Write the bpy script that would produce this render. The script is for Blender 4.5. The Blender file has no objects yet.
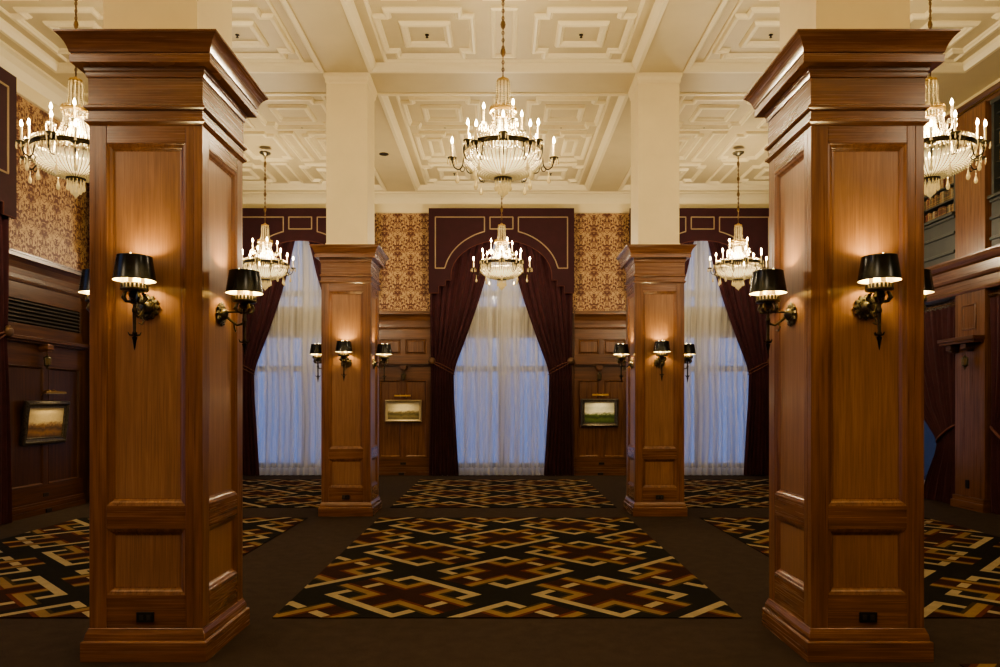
import bpy, math, random
from mathutils import Matrix, Vector
random.seed(7)
PI = math.pi
SC = bpy.context.scene
COL = SC.collection

# ------------------------------------------------------------------ mesh builder
class MB:
    def __init__(s):
        s.v = []; s.f = []; s.m = []; s.M = Matrix.Identity(4)
    def add(s, vs, fs, m=0):
        b = len(s.v)
        s.v += [tuple(s.M @ Vector(p)) for p in vs]
        s.f += [tuple(i + b for i in f) for f in fs]
        s.m += [m] * len(fs)
    def box(s, x0, x1, y0, y1, z0, z1, m=0):
        s.add([(x0,y0,z0),(x1,y0,z0),(x1,y1,z0),(x0,y1,z0),(x0,y0,z1),(x1,y0,z1),(x1,y1,z1),(x0,y1,z1)],
              [(0,3,2,1),(4,5,6,7),(0,1,5,4),(1,2,6,5),(2,3,7,6),(3,0,4,7)], m)
    def lathe(s, prof, n=16, c=(0,0,0), m=0, cap=True, lobes=0, la=0.0):
        vs = []; fs = []
        for r, z in prof:
            for k in range(n):
                a = 2*PI*k/n
                rr = r*(1 + la*math.cos(lobes*a)) if lobes else r
                vs.append((c[0]+rr*math.cos(a), c[1]+rr*math.sin(a), c[2]+z))
        L = len(prof)
        for i in range(L-1):
            for k in range(n):
                k2 = (k+1) % n
                fs.append((i*n+k, i*n+k2, (i+1)*n+k2, (i+1)*n+k))
        if cap:
            fs.append(tuple(range(n-1, -1, -1)))
            fs.append(tuple((L-1)*n+k for k in range(n)))
        s.add(vs, fs, m)
    def sq(s, prof, m=0, cap=True):
        vs = []; fs = []
        for h, z in prof:
            vs += [(-h,-h,z),(h,-h,z),(h,h,z),(-h,h,z)]
        for i in range(len(prof)-1):
            for k in range(4):
                k2 = (k+1) % 4
                fs.append((i*4+k, i*4+k2, (i+1)*4+k2, (i+1)*4+k))
        if cap:
            fs.append((3,2,1,0)); b = (len(prof)-1)*4
            fs.append((b,b+1,b+2,b+3))
        s.add(vs, fs, m)
    def tube(s, pts, rad, n=6, m=0, closed=False, cap=True):
        P = [Vector(p) for p in pts]; N = len(P)
        R = rad if isinstance(rad, (list, tuple)) else [rad]*N
        vs = []; fs = []; prev = None
        for i in range(N):
            if closed: t = P[(i+1) % N] - P[i-1]
            else: t = P[min(i+1, N-1)] - P[max(i-1, 0)]
            if t.length < 1e-9: t = Vector((0,0,1))
            t.normalize()
            if prev is None:
                up = Vector((0,0,1)) if abs(t.z) < .9 else Vector((1,0,0))
                a = t.cross(up).normalized()
            else:
                a = (prev - t*prev.dot(t))
                a = a.normalized() if a.length > 1e-6 else t.orthogonal().normalized()
            prev = a; b = t.cross(a)
            for k in range(n):
                q = 2*PI*k/n
                vs.append(tuple(P[i] + a*(R[i]*math.cos(q)) + b*(R[i]*math.sin(q))))
        for i in range(N if closed else N-1):
            j = (i+1) % N
            for k in range(n):
                k2 = (k+1) % n
                fs.append((i*n+k, i*n+k2, j*n+k2, j*n+k))
        if cap and not closed:
            fs.append(tuple(range(n-1,-1,-1))); fs.append(tuple((N-1)*n+k for k in range(n)))
        s.add(vs, fs, m)
    def poly(s, poly, prof, m=0, fill=None, flat=None):
        """poly: CCW 2-D outline; prof: (inset, height) rings; local x,y plane, +z = height."""
        rings = [[(x, y, h) for x, y in offset(poly, d)] for d, h in prof]
        n = len(poly); vs = [p for r in rings for p in r]; fs = []
        for i in range(len(rings)-1):
            for k in range(n):
                k2 = (k+1) % n
                fs.append((i*n+k, i*n+k2, (i+1)*n+k2, (i+1)*n+k))
        s.add(vs, fs, m)
        if fill is not None:
            s.add(rings[-1], [tuple(range(n))], fill)
    def build(s, name, mats, parent=None, smooth=False, bevel=0, loc=None, rz=0):
        me = bpy.data.meshes.new(name)
        me.from_pydata(s.v, [], s.f)
        for mt in (mats if isinstance(mats, (list, tuple)) else [mats]): me.materials.append(mt)
        for p, mi in zip(me.polygons, s.m):
            p.material_index = mi; p.use_smooth = bool(smooth)
        if smooth and smooth is not True:
            me.update()
            try: me.set_sharp_from_angle(angle=math.radians(smooth))
            except Exception: pass
        me.update()
        o = bpy.data.objects.new(name, me); COL.objects.link(o)
        if parent: o.parent = parent
        if loc: o.location = loc
        if rz: o.rotation_euler[2] = rz
        if bevel:
            b = o.modifiers.new('bevel', 'BEVEL'); b.width = bevel; b.segments = 2
            b.limit_method = 'ANGLE'; b.angle_limit = math.radians(50)
        return o

def offset(poly, d):
    n = len(poly); out = []
    for i in range(n):
        p0 = Vector(poly[i-1]); p1 = Vector(poly[i]); p2 = Vector(poly[(i+1) % n])
        e1 = (p1-p0).normalized(); e2 = (p2-p1).normalized()
        n1 = Vector((-e1.y, e1.x)); n2 = Vector((-e2.y, e2.x))
        k = 1 + n1.dot(n2)
        mv = (n1+n2)/max(k, .15)
        q = p1 + mv*d
        out.append((q.x, q.y))
    return out
def rect(x0, x1, y0, y1): return [(x0,y0),(x1,y0),(x1,y1),(x0,y1)]
def notched(x0, x1, y0, y1, a):
    return [(x0+a,y0),(x1-a,y0),(x1-a,y0+a),(x1,y0+a),(x1,y1-a),(x1-a,y1-a),(x1-a,y1),(x0+a,y1),(x0+a,y1-a),(x0,y1-a),(x0,y0+a),(x0+a,y0+a)]
# maps local (x, y, h) of a panel to a vertical face looking along -Y: (x, -h, y)
FACE = Matrix(((1,0,0,0),(0,0,-1,0),(0,1,0,0),(0,0,0,1)))

def tag(o, label=None, cat=None, group=None, kind=None):
    if label: o['label'] = label
    if cat: o['category'] = cat
    if group: o['group'] = group
    if kind: o['kind'] = kind
    return o
def empty(name, loc=(0,0,0), rz=0, parent=None):
    o = bpy.data.objects.new(name, None); COL.objects.link(o)
    o.empty_display_size = .1; o.location = loc; o.rotation_euler[2] = rz
    if parent: o.parent = parent
    return o
def copy_tree(o, parent=None):
    c = o.copy(); COL.objects.link(c)
    if parent: c.parent = parent
    for ch in [x for x in o.children]: copy_tree(ch, c)
    return c
def struct(o): o['kind'] = 'structure'; return o

# ------------------------------------------------------------------ materials
class NT:
    def __init__(s, name):
        s.mat = bpy.data.materials.new(name); s.mat.use_nodes = True
        s.t = s.mat.node_tree; s.t.nodes.clear()
        s.out = s.t.nodes.new('ShaderNodeOutputMaterial')
    def n(s, typ, props=None, **inp):
        nd = s.t.nodes.new('ShaderNode'+typ)
        for k, v in (props or {}).items(): setattr(nd, k, v)
        for k, v in inp.items():
            key = int(k[1:]) if k[0] == '_' and k[1:].isdigit() else k.replace('_', ' ')
            s.put(nd.inputs[key], v)
        return nd
    def put(s, sock, v):
        if hasattr(v, 'is_output') or isinstance(v, bpy.types.NodeSocket): s.t.links.new(v, sock)
        elif isinstance(v, bpy.types.Node): s.t.links.new(v.outputs[0], sock)
        elif isinstance(v, tuple) and len(v) == 3 and sock.type == 'RGBA': sock.default_value = (*v, 1)
        else: sock.default_value = v
    def math(s, op, a, b=0.0, c=None):
        nd = s.t.nodes.new('ShaderNodeMath'); nd.operation = op
        s.put(nd.inputs[0], a); s.put(nd.inputs[1], b)
        if c is not None: s.put(nd.inputs[2], c)
        return nd.outputs[0]
    def ramp(s, fac, stops, interp='LINEAR'):
        nd = s.t.nodes.new('ShaderNodeValToRGB'); nd.color_ramp.interpolation = interp
        el = nd.color_ramp.elements
        while len(el) < len(stops): el.new(.5)
        for e, (p, c) in zip(el, stops): e.position = p; e.color = (*c, 1)
        s.put(nd.inputs[0], fac); return nd.outputs[0]
    def mix(s, fac, a, b, blend='MIX'):
        nd = s.t.nodes.new('ShaderNodeMix'); nd.data_type = 'RGBA'; nd.blend_type = blend
        s.put(nd.inputs[0], fac); s.put(nd.inputs[6], a); s.put(nd.inputs[7], b)
        return nd.outputs[2]
    def coords(s, scale=(1,1,1), rnd=False):
        tc = s.n('TexCoord'); v = tc.outputs['Object']
        if rnd:
            oi = s.n('ObjectInfo')
            r = s.math('MULTIPLY', oi.outputs['Random'], 23.0)
            cx = s.n('CombineXYZ', X=r, Y=r, Z=r)
            v = s.n('VectorMath', {'operation':'ADD'}, _0=v, _1=cx.outputs[0]).outputs[0]
        mp = s.n('Mapping', Vector=v, Scale=scale)
        return mp.outputs[0]
    def noise(s, vec, scale, detail=4, rough=.55, dist=0.0):
        return s.n('TexNoise', Vector=vec, Scale=scale, Detail=detail, Roughness=rough, Distortion=dist).outputs[0]
    def bump(s, h, strength, dist=.01):
        return s.n('Bump', Height=h, Strength=strength, Distance=dist).outputs[0]
    def pbr(s, **k):
        b = s.t.nodes.new('ShaderNodeBsdfPrincipled')
        for kk, v in k.items(): s.put(b.inputs[kk.replace('_',' ')], v)
        s.t.links.new(b.outputs[0], s.out.inputs[0]); return b

def wood(name, sc, dark, mid, light, rough=.3, coat=.35):
    m = NT(name)
    v = m.coords(sc, True)
    n1 = m.noise(v, 1.0, 5, .6, .4)
    v2 = m.coords(tuple(q*4 if q > 4 else q*1.3 for q in sc), True)
    n2 = m.noise(v2, 1.0, 3, .6, .0)
    g = m.coords((.9,.9,.9), True)
    n3 = m.noise(g, 1.6, 2, .5, .3)
    c = m.ramp(n1, [(.3, dark), (.52, mid), (.72, light)])
    c2 = m.mix(.30, c, m.ramp(n2, [(.32, (.22,.16,.12)), (.62, (1,1,1))]), 'MULTIPLY')
    c3 = m.mix(.5, c2, m.ramp(n3, [(.3, (.62,.55,.5)), (.7, (1.0,1.0,1.0))]), 'MULTIPLY')
    rg = m.math('MULTIPLY_ADD', n2, .18, rough-.09)
    m.pbr(Base_Color=c3, Roughness=rg, Coat_Weight=coat, Coat_Roughness=.18, Normal=m.bump(n2, .09, .004))
    return m.mat
D, Mi, L = (.185,.080,.038), (.285,.132,.064), (.37,.182,.092)
WV = wood('mahogany_vertical', (26,26,1.3), D, Mi, L)
WH = wood('mahogany_horizontal', (1.3,1.3,26), D, Mi, L, .26, .6)
WP = wood('mahogany_panel_veneer', (34,34,2.2), (.32,.166,.086), (.385,.203,.107), (.445,.243,.135), .36, .25)
WDV = wood('walnut_vertical', (22,22,1.0), (.115,.049,.022), (.195,.086,.039), (.275,.13,.06))
WDH = wood('walnut_horizontal', (1.0,1.0,22), (.11,.048,.021), (.19,.085,.038), (.27,.125,.057))
WXV = wood('shaded_walnut_vertical', (22,22,1.0), (.05,.020,.010), (.085,.034,.015), (.12,.05,.022), .35, .15)  # same walnut darkened in colour, stands in for weaker light on side walls
WXH = wood('shaded_walnut_horizontal', (1.0,1.0,22), (.065,.024,.009), (.12,.048,.019), (.17,.07,.029), .36, .2)
WDP = wood('walnut_panel', (18,18,1.2), (.125,.053,.024), (.215,.098,.044), (.29,.14,.065))

def plain(name, col, rough=.5, metal=0, nsc=0, namt=.2, bump=0, emi=None, es=0, spec=None, sheen=0):
    m = NT(name); c = col; k = {}
    if nsc:
        v = m.coords((1,1,1)); n = m.noise(v, nsc, 4, .6)
        c = m.mix(1.0, (*col,) , m.ramp(n, [(.3, (1-namt,)*3), (.7, (1,1,1))]), 'MULTIPLY')
        if bump: k['Normal'] = m.bump(n, bump, .004)
    if emi: k['Emission_Color'] = emi; k['Emission_Strength'] = es
    if sheen: k['Sheen_Weight'] = sheen; k['Sheen_Roughness'] = .4
    b = m.pbr(Base_Color=c, Roughness=rough, Metallic=metal, **k)
    if spec is not None: b.inputs['Specular IOR Level'].default_value = spec
    return m.mat
PLASTER = plain('cream_plaster', (.86,.73,.44), .55, nsc=3, namt=.06)
CEIL = plain('ceiling_paint', (.69,.575,.335), .5, nsc=2.2, namt=.07)
CEILM = plain('ceiling_moulding_highlight', (.90,.79,.51), .45)  # lightened against the flats, puts highlights into the moulding colour
BRONZE = plain('dark_bronze', (.07,.055,.035), .32, .9, nsc=40, namt=.5)
BRONZE2 = plain('aged_bronze_relief', (.22,.19,.12), .35, .85, nsc=60, namt=.6, bump=.4)
GILT = plain('gilt_brass', (.62,.42,.16), .28, 1.0)
BLACK = plain('black_plastic', (.012,.011,.01), .4)
SHADE = plain('black_lacquer_shade', (.008,.009,.007), .22)
SHADEIN = plain('pale_shade_lining', (.95,.84,.55), .6, emi=(1,.8,.38), es=1.2)
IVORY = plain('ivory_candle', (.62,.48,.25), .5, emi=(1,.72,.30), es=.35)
BULB = plain('lit_bulb', (1,.9,.7), .4, emi=(1,.80,.46), es=45)
SBULB = plain('lit_shade_bulb', (1,.9,.7), .4, emi=(1,.78,.42), es=14)
CRYS = plain('cut_crystal', (.55,.45,.26), .07, .5, emi=(1,.70,.26), es=.42, spec=1.0)  # emission imitates the glitter of the bulbs in the beads
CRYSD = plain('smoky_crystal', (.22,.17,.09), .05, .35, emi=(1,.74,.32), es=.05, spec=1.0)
GLOW = plain('strand_glow', (.9,.8,.6), .3, emi=(1,.80,.42), es=3.2)  # emissive core surface, imitates the glow among the middle strands
def bowl_glow():  # emission fading upward imitates the white glow inside the bead basket
    m = NT('basket_glow_fade'); tc = m.n('TexCoord'); sp = m.n('SeparateXYZ', _0=tc.outputs['Object'])
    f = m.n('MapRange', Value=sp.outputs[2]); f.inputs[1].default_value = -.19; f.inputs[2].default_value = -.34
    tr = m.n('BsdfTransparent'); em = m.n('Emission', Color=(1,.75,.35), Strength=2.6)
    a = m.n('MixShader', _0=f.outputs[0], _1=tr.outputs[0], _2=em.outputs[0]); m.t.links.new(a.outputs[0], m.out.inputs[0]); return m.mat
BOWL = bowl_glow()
VELVET = plain('plum_velvet', (.062,.0105,.016), .85, nsc=9, namt=.35, sheen=.08)
VELVETD = plain('plum_velvet_pelmet', (.044,.0072,.012), .85, nsc=6, namt=.25, sheen=.3)
PIPING = plain('cream_piping', (.36,.27,.165), .6)
CORD = plain('rose_brown_cord', (.16,.06,.04), .7)
REDPIPE = plain('dull_red_piping', (.13,.04,.028), .7)
FRAMEW = plain('painted_window_frame', (.42,.40,.36), .5)
SPAN = plain('window_spandrel', (.30,.24,.15), .6)
GREYW = plain('slate_grey_paint', (.060,.066,.060), .45, nsc=5, namt=.2)
DARKIN = plain('dark_recess', (.012,.008,.006), .8)
SILVER = plain('silvered_frame', (.20,.18,.15), .3, .8, nsc=50, namt=.6, bump=.5)
CREAMF = plain('pale_gilt_frame', (.55,.46,.29), .4, .3, nsc=60, namt=.35, bump=.3)
FLOORM = None

def carpet(name, col, amt=.5):
    m = NT(name); v = m.coords((1,1,1))
    n = m.noise(v, 120, 3, .7); n2 = m.noise(v, 9, 3, .6)
    c = m.mix(1.0, col, m.ramp(n, [(.25, (1-amt,)*3), (.75, (1,1,1))]), 'MULTIPLY')
    c = m.mix(1.0, c, m.ramp(n2, [(.3, (.78,.78,.78)), (.7, (1,1,1))]), 'MULTIPLY')
    b = m.pbr(Base_Color=c, Roughness=.95, Normal=m.bump(n, .5, .006))
    b.inputs['Specular IOR Level'].default_value = .1
    return m.mat
FLOORM = carpet('brown_carpet', (.080,.057,.045))
RUGM = [carpet('rug_black', (.022,.019,.016)), carpet('rug_cream', (.50,.41,.26), .35), carpet('rug_tan', (.33,.215,.10), .35),
        carpet('rug_olive', (.085,.058,.022)), carpet('rug_rust', (.17,.050,.024)), carpet('rug_maroon', (.052,.020,.014))]

def damask():
    m = NT('gold_damask_wallpaper')
    tc = m.n('TexCoord'); sp = m.n('SeparateXYZ', _0=tc.outputs['Object'])
    # walls run along X or Y: use whichever runs (sum works, the other one is constant on a wall face)
    X = m.math('ADD', sp.outputs[0], sp.outputs[1]); Z = sp.outputs[2]
    px, pz = .56, .84
    xs = m.math('DIVIDE', X, px); zs = m.math('DIVIDE', Z, pz)
    def fold(t, off=0.0):
        f = m.math('FRACT', m.math('ADD', t, off)); return m.math('ABSOLUTE', m.math('SUBTRACT', f, .5))
    def motif(ox, oz):
        fx = fold(xs, ox); zf = m.math('SUBTRACT', m.math('FRACT', m.math('ADD', zs, oz)), .5)
        w = m.n('CombineXYZ', X=m.math('MULTIPLY', fx, 2.0), Y=m.math('MULTIPLY', zf, 2.6), Z=0.0)
        no = m.n('TexNoise', {'noise_dimensions':'2D'}, Vector=w.outputs[0], Scale=3.0, Detail=1.0, Roughness=.4, Distortion=1.5).outputs[0]
        r = m.math('SQRT', m.math('ADD', m.math('POWER', m.math('MULTIPLY', fx, 1.05), 2.0), m.math('POWER', m.math('MULTIPLY', zf, .85), 2.0)))
        return no, r
    n1, r1 = motif(0.0, 0.0); n2, r2 = motif(.5, .5)
    near = m.math('LESS_THAN', r1, r2)
    no = m.math('ADD', m.math('MULTIPLY', n1, near), m.math('MULTIPLY', n2, m.math('SUBTRACT', 1.0, near)))
    r = m.math('MINIMUM', r1, r2)
    leaf = m.math('LESS_THAN', m.math('ABSOLUTE', m.math('SUBTRACT', m.math('FRACT', m.math('MULTIPLY', no, 3.2)), .5)), .17)
    edge = m.math('LESS_THAN', m.math('ABSOLUTE', m.math('SUBTRACT', r, m.math('ADD', .12, m.math('MULTIPLY', no, .34)))), .022)
    core = m.math('LESS_THAN', r, .03)
    g = m.math('MINIMUM', m.math('ADD', m.math('ADD', leaf, edge), core), 1.0)
    fine = m.noise(tc.outputs['Object'], 160, 2, .5)
    c = m.mix(g, (.145,.046,.026), (.62,.40,.20))
    c = m.mix(1.0, c, m.ramp(fine, [(.3,(.8,.8,.8)),(.7,(1,1,1))]), 'MULTIPLY')
    m.pbr(Base_Color=c, Roughness=.5); return m.mat
DAMASK = damask()

def sheer_mat():
    m = NT('sheer_voile')
    tr = m.n('BsdfTransparent', Color=(1,1,1)); tl = m.n('BsdfTranslucent', Color=(.80,.82,.88)); df = m.n('BsdfDiffuse', Color=(.80,.75,.62))
    st = m.ramp(m.noise(m.coords((9,9,.12)), 1.0, 2, .6), [(.34,(.50,)*3),(.62,(.97,)*3)])
    a = m.n('MixShader', _0=.62, _1=tl.outputs[0], _2=df.outputs[0])
    b = m.n('MixShader', _0=st, _1=tr.outputs[0], _2=a.outputs[0])
    m.t.links.new(b.outputs[0], m.out.inputs[0]); return m.mat
SHEER = sheer_mat()
def hem_mat():
    m = NT('voile_hem'); tl = m.n('BsdfTranslucent', Color=(.85,.87,.95)); df = m.n('BsdfDiffuse', Color=(.80,.78,.72))
    a = m.n('MixShader', _0=.45, _1=tl.outputs[0], _2=df.outputs[0]); m.t.links.new(a.outputs[0], m.out.inputs[0]); return m.mat
HEM = hem_mat()
def glass_mat():
    m = NT('window_glass')
    tr = m.n('BsdfTransparent', Color=(.95,.97,1)); gl = m.n('BsdfGlossy', Roughness=.03, Color=(.9,.9,.9))
    a = m.n('MixShader', _0=.04, _1=tr.outputs[0], _2=gl.outputs[0])
    m.t.links.new(a.outputs[0], m.out.inputs[0]); return m.mat
GLASS = glass_mat()

def painting(name, sky, haze, land, dark, hz=-.02, h=.2, leafy=.4):
    m = NT(name); tc = m.n('TexCoord'); sp = m.n('SeparateXYZ', _0=tc.outputs['Object'])
    n = m.noise(m.coords((4,1,9)), 1.0, 6, .65, .8)
    n2 = m.noise(m.coords((16,1,13)), 1.0, 7, .75, 1.5)
    z = m.math('ADD', m.math('DIVIDE', sp.outputs[2], h*2), .5)
    zz = m.math('ADD', z, m.math('MULTIPLY', m.math('SUBTRACT', n, .5), .42))
    c = m.ramp(zz, [(0.02, dark), (.18, land), (.34, dark), (.42, land), (.52, haze), (.70, sky), (.85, haze), (1.0, sky)])
    tree = m.math('MULTIPLY', m.math('GREATER_THAN', m.math('SUBTRACT', n2, m.math('MULTIPLY', m.math('ABSOLUTE', m.math('SUBTRACT', z, .42)), 1.1)), .56-.1*leafy), .75)
    c = m.mix(tree, c, dark)
    c = m.mix(.35, c, m.ramp(n2, [(.3, (.4,.4,.4)), (.65, (1,1,1))]), 'MULTIPLY')
    m.pbr(Base_Color=c, Roughness=.35); return m.mat

# ------------------------------------------------------------------ camera
CX = -.05
cam = bpy.data.cameras.new('camera'); co = bpy.data.objects.new('camera', cam); COL.objects.link(co)
cam.sensor_width = 36; cam.lens = 25.92; cam.shift_y = .0715
co.location = (CX, 0, 1.5); co.rotation_euler = (PI/2, 0, 0)
cam.clip_start = .05; cam.clip_end = 200
SC.camera = co

# ------------------------------------------------------------------ room shell
YB = 15.4; XL = -6.42; XR = 6.85; YF = -2.6; H = 6.0
COLX = 2.117; ROWS = (4.56, 10.05); BX = (-4.25, -.02, 4.21)
f = MB(); f.box(-7.4, 7.6, YF-.3, YB+.4, -.2, 0)
struct(f.build('floor', FLOORM))

w = MB()
def wall_run(mb, spans, y0, y1, zs, axis):
    for a, b in spans:
        for z0, z1, mt in zs:
            if axis == 'x': mb.box(a, b, y0, y1, z0, z1, mt)
            else: mb.box(y0, y1, a, b, z0, z1, mt)
ZS = ((0,3.46,0),(3.46,5.61,1),(5.61,H,2))
wall_run(w, ((-7.2,-5.58),(-2.88,-1.35),(1.35,2.88),(5.58,7.4)), YB, YB+.3, ZS, 'x')
wall_run(w, ((-5.58,-2.88),(-1.35,1.35),(2.88,5.58)), YB, YB+.3, ((5.2,5.61,1),(5.61,H,2)), 'x')
struct(w.build('wall_back', [WDV, DAMASK, PLASTER]))
SY = (1.8, 7.3, 12.8)
w = MB()
op = [(c-1.4, c+1.4) for c in SY]
wall_run(w, ((YF,op[0][0]),(op[0][1],op[1][0]),(op[1][1],op[2][0]),(op[2][1],YB)), XL-.3, XL, ZS, 'y')
wall_run(w, op, XL-.3, XL, ((5.2,5.61,1),(5.61,H,2)), 'y')
struct(w.build('wall_left', [WDV, DAMASK, PLASTER]))
w = MB()
op = [(c-1.75, c+1.75) for c in (2.4, 7.9, 12.8)]
wall_run(w, ((YF,op[0][0]),(op[0][1],op[1][0]),(op[1][1],op[2][0]),(op[2][1],YB)), XR, XR+.5, ((0,3.12,0),), 'y')
w.box(XR, XR+.5, YF, YB, 3.12, 3.62, 0)
w.box(XR+.34, XR+.5, YF, YB, 3.62, 5.86, 1)
w.box(XR-.02, XR+.5, YF, YB, 5.86, H, 2)
struct(w.build('wall_right', [WDV, GREYW, PLASTER]))
w = MB(); w.box(-7.2, 7.4, YF-.3, YF, 0, H, 0)
struct(w.build('wall_front', [plain('front_wall_paint', (.30,.19,.10), .6)]))

# ceiling: beam soffit plane with recessed, moulded bays
ceil = MB()
xs = [(-6.02,-2.45), (-1.79,1.79), (2.45,6.2)]
ys = [(-.57+.02,4.2), (4.92,9.69), (10.41,15.02)]
xe = [-7.2] + [q for a in xs for q in a] + [7.4]
ye = [YF-.1] + [q for a in ys for q in a] + [YB+.1]
for i in range(len(xe)-1):
    for j in range(len(ye)-1):
        if i % 2 == 1 and j % 2 == 1: continue
        ceil.add([(xe[i],ye[j],H),(xe[i],ye[j+1],H),(xe[i+1],ye[j+1],H),(xe[i+1],ye[j],H)], [(0,1,2,3)], 0)
ceil.box(-7.2, 7.4, YF-.1, YB+.1, H+.12, H+.2, 0)
CE = struct(ceil.build('ceiling', [CEIL]))
DOWN = Matrix(((1,0,0,0),(0,1,0,0),(0,0,-1,H),(0,0,0,1)))   # height +h hangs below the ceiling
REC = .07
def frame_down(mb, pl, wd=.085, hh=.045, base=-REC, rec=0):
    mb.poly(pl, [(0,base),(0,base+.015),(wd*.22,base+hh),(wd*.55,base+hh*1.1),(wd*.72,base+hh*.6),(wd*.86,base+hh*.55),(wd,base-rec)], 0)
def bay(x0, x1, y0, y1):
    mb = MB(); mb.M = DOWN
    mb.poly(rect(x0,x1,y0,y1), [(-.03,0),(-.03,.022),(.02,.026),(.035,.006),(.07,-.03),(.085,-REC)], 0, fill=1)
    o = mb.build('coffer', [CEILM, CEIL], CE); o['kind'] = 'structure'
    cx, cy = (x0+x1)/2, (y0+y1)/2; W = x1-x0; Hh = y1-y0
    mb = MB(); mb.M = DOWN
    frame_down(mb, rect(x0+.20, x1-.20, y0+.12, y1-.12), .05, .02)
    pw, ph = 1.2, 1.18
    for sy in (-1, 1):
        py = cy + sy*(Hh/2-.25-ph/2)
        for sx in (-1, 1):
            px = cx + sx*(W/2-.24-pw/2)
            frame_down(mb, notched(px-pw/2, px+pw/2, py-ph/2, py+ph/2, .14))
            frame_down(mb, rect(px-.31, px+.31, py-.29, py+.29), .10, .045, rec=-.0)
        frame_down(mb, rect(cx-.16, cx+.16, py-ph/2, py+ph/2), .06, .03)
    mh = Hh-.5-2*ph-.36
    for sx in (-1, 1):
        px = cx + sx*(W/2-.28-.33)
        frame_down(mb, notched(px-.33, px+.33, cy-mh/2, cy+mh/2, .11))
        frame_down(mb, rect(px-.13, px+.13, cy-mh/2+.3, cy+mh/2-.3), .07, .04)
        px = cx + sx*(W/2-1.18)
        frame_down(mb, rect(px-.13, px+.13, cy-mh/2, cy+mh/2), .07, .04)
    frame_down(mb, notched(cx-.38, cx+.38, cy-mh/2, cy+mh/2, .12))
    o = mb.build('coffer_moulding', [CEILM], CE); o['kind'] = 'structure'
for a in xs:
    for b in ys: bay(*a, *b)
# frieze mouldings above the walls
def sweep_profile(mb, prof, a, b, axis, base, sgn):
    # prof: (out, z) polyline swept from a to b
    for i in range(len(prof)-1):
        (o0,z0),(o1,z1) = prof[i], prof[i+1]
        if axis == 'x': q = [(a,base+sgn*o0,z0),(b,base+sgn*o0,z0),(b,base+sgn*o1,z1),(a,base+sgn*o1,z1)]
        else: q = [(base+sgn*o0,a,z0),(base+sgn*o0,b,z0),(base+sgn*o1,b,z1),(base+sgn*o1,a,z1)]
        mb.add(q, [(0,1,2,3)])
CV = [(0,5.60),(.05,5.60),(.055,5.625),(.02,5.64),(.02,5.80),(.05,5.84),(.09,5.9),(.16,5.96),(.22,5.975),(.22,H)]
t = MB(); sweep_profile(t, CV, -6.42, 6.85, 'x', YB, -1); struct(t.build('trim_1', CEILM))
t = MB(); sweep_profile(t, CV, YF, YB, 'y', XL, 1); struct(t.build('trim_2', CEILM))

# ------------------------------------------------------------------ windows (back wall 1-3, left 4-5, right 6-7)
def make_window(n, loc, rz, W, top, spandrel=True):
    r = struct(empty('window_%d' % n, loc, rz))
    fr = MB(); hw = W/2
    y0, y1 = .10, .18
    for x in (-hw+.05, hw-.05): fr.box(x-.05, x+.05, y0, y1, 0, top)
    fr.box(-hw+.1, hw-.1, y0, y1, top-.1, top); fr.box(-hw+.1, hw-.1, y0, y1, 0, .25)
    trans = (2.28, 3.9) if spandrel else (2.28,)
    for z in trans: fr.box(-hw+.1, hw-.1, y0, y1, z-.06, z+.06)
    for k in (2,):
        x = -hw + W*k/4
        fr.box(x-.03-(.03 if k == 2 else 0), x+.03+(.03 if k == 2 else 0), y0+.01, y1-.01, .25, top-.1)
    o = fr.build('window_frame', FRAMEW, r); o['kind'] = 'structure'
    if spandrel:
        s = MB(); s.box(-hw+.1, hw-.1, .09, .20, 2.95, 3.62)
        o = s.build('spandrel', SPAN, r); o['kind'] = 'structure'
    g = MB(); g.box(-hw+.1, hw-.1, .14, .146, .25, top-.1)
    o = g.build('pane', GLASS, r); o['kind'] = 'structure'
for i, x in enumerate(BX): make_window(i+1, (x, YB, 0), 0, 2.7, 5.2)
make_window(4, (XL, 7.3, 0), PI/2, 2.8, 5.2); make_window(5, (XL, 12.8, 0), PI/2, 2.8, 5.2)
make_window(6, (XR, 7.9, 0), -PI/2, 3.5, 3.12, False); make_window(7, (XR, 12.8, 0), -PI/2, 3.5, 3.12, False)

# ------------------------------------------------------------------ drapery
def lerp(tab, z):
    for (z0,a),(z1,b) in zip(tab, tab[1:]):
        if z0 <= z <= z1:
            t = (z-z0)/(z1-z0); return a+(b-a)*t
    return tab[0][1] if z < tab[0][0] else tab[-1][1]
def drape(mb, inner, outer, z0, z1, folds, amp, yb, nz=60, ns=130, sgn=1, tie=None, seed=0):
    rnd = random.Random(seed); ph = [rnd.uniform(-.5,.5) for _ in range(6)]
    vs = []; fs = []
    for i in range(nz+1):
        z = z0 + (z1-z0)*i/nz; xi = lerp(inner, z); xo = lerp(outer, z)
        for j in range(ns+1):
            s = j/ns; x = xi + (xo-xi)*s
            s2 = s + .012*math.sin(7*s+ph[0]) + .010*math.sin(2.1*z+ph[1]+4*s)
            wv = math.sin(2*PI*folds*s2 + ph[2]) + .35*math.sin(2*PI*folds*2.3*s2 + ph[3] + .4*z)
            a = amp
            if tie and abs(z-tie) < .5: a = amp*(.55+.9*abs(z-tie))
            vs.append((sgn*x, yb + a*wv*.7, z))
    for i in range(nz):
        for j in range(ns):
            a = i*(ns+1)+j
            q = (a, a+1, a+ns+2, a+ns+1)
            fs.append(q if sgn > 0 else q[::-1])
    mb.add(vs, fs, 0)
    return vs, ns+1

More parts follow.
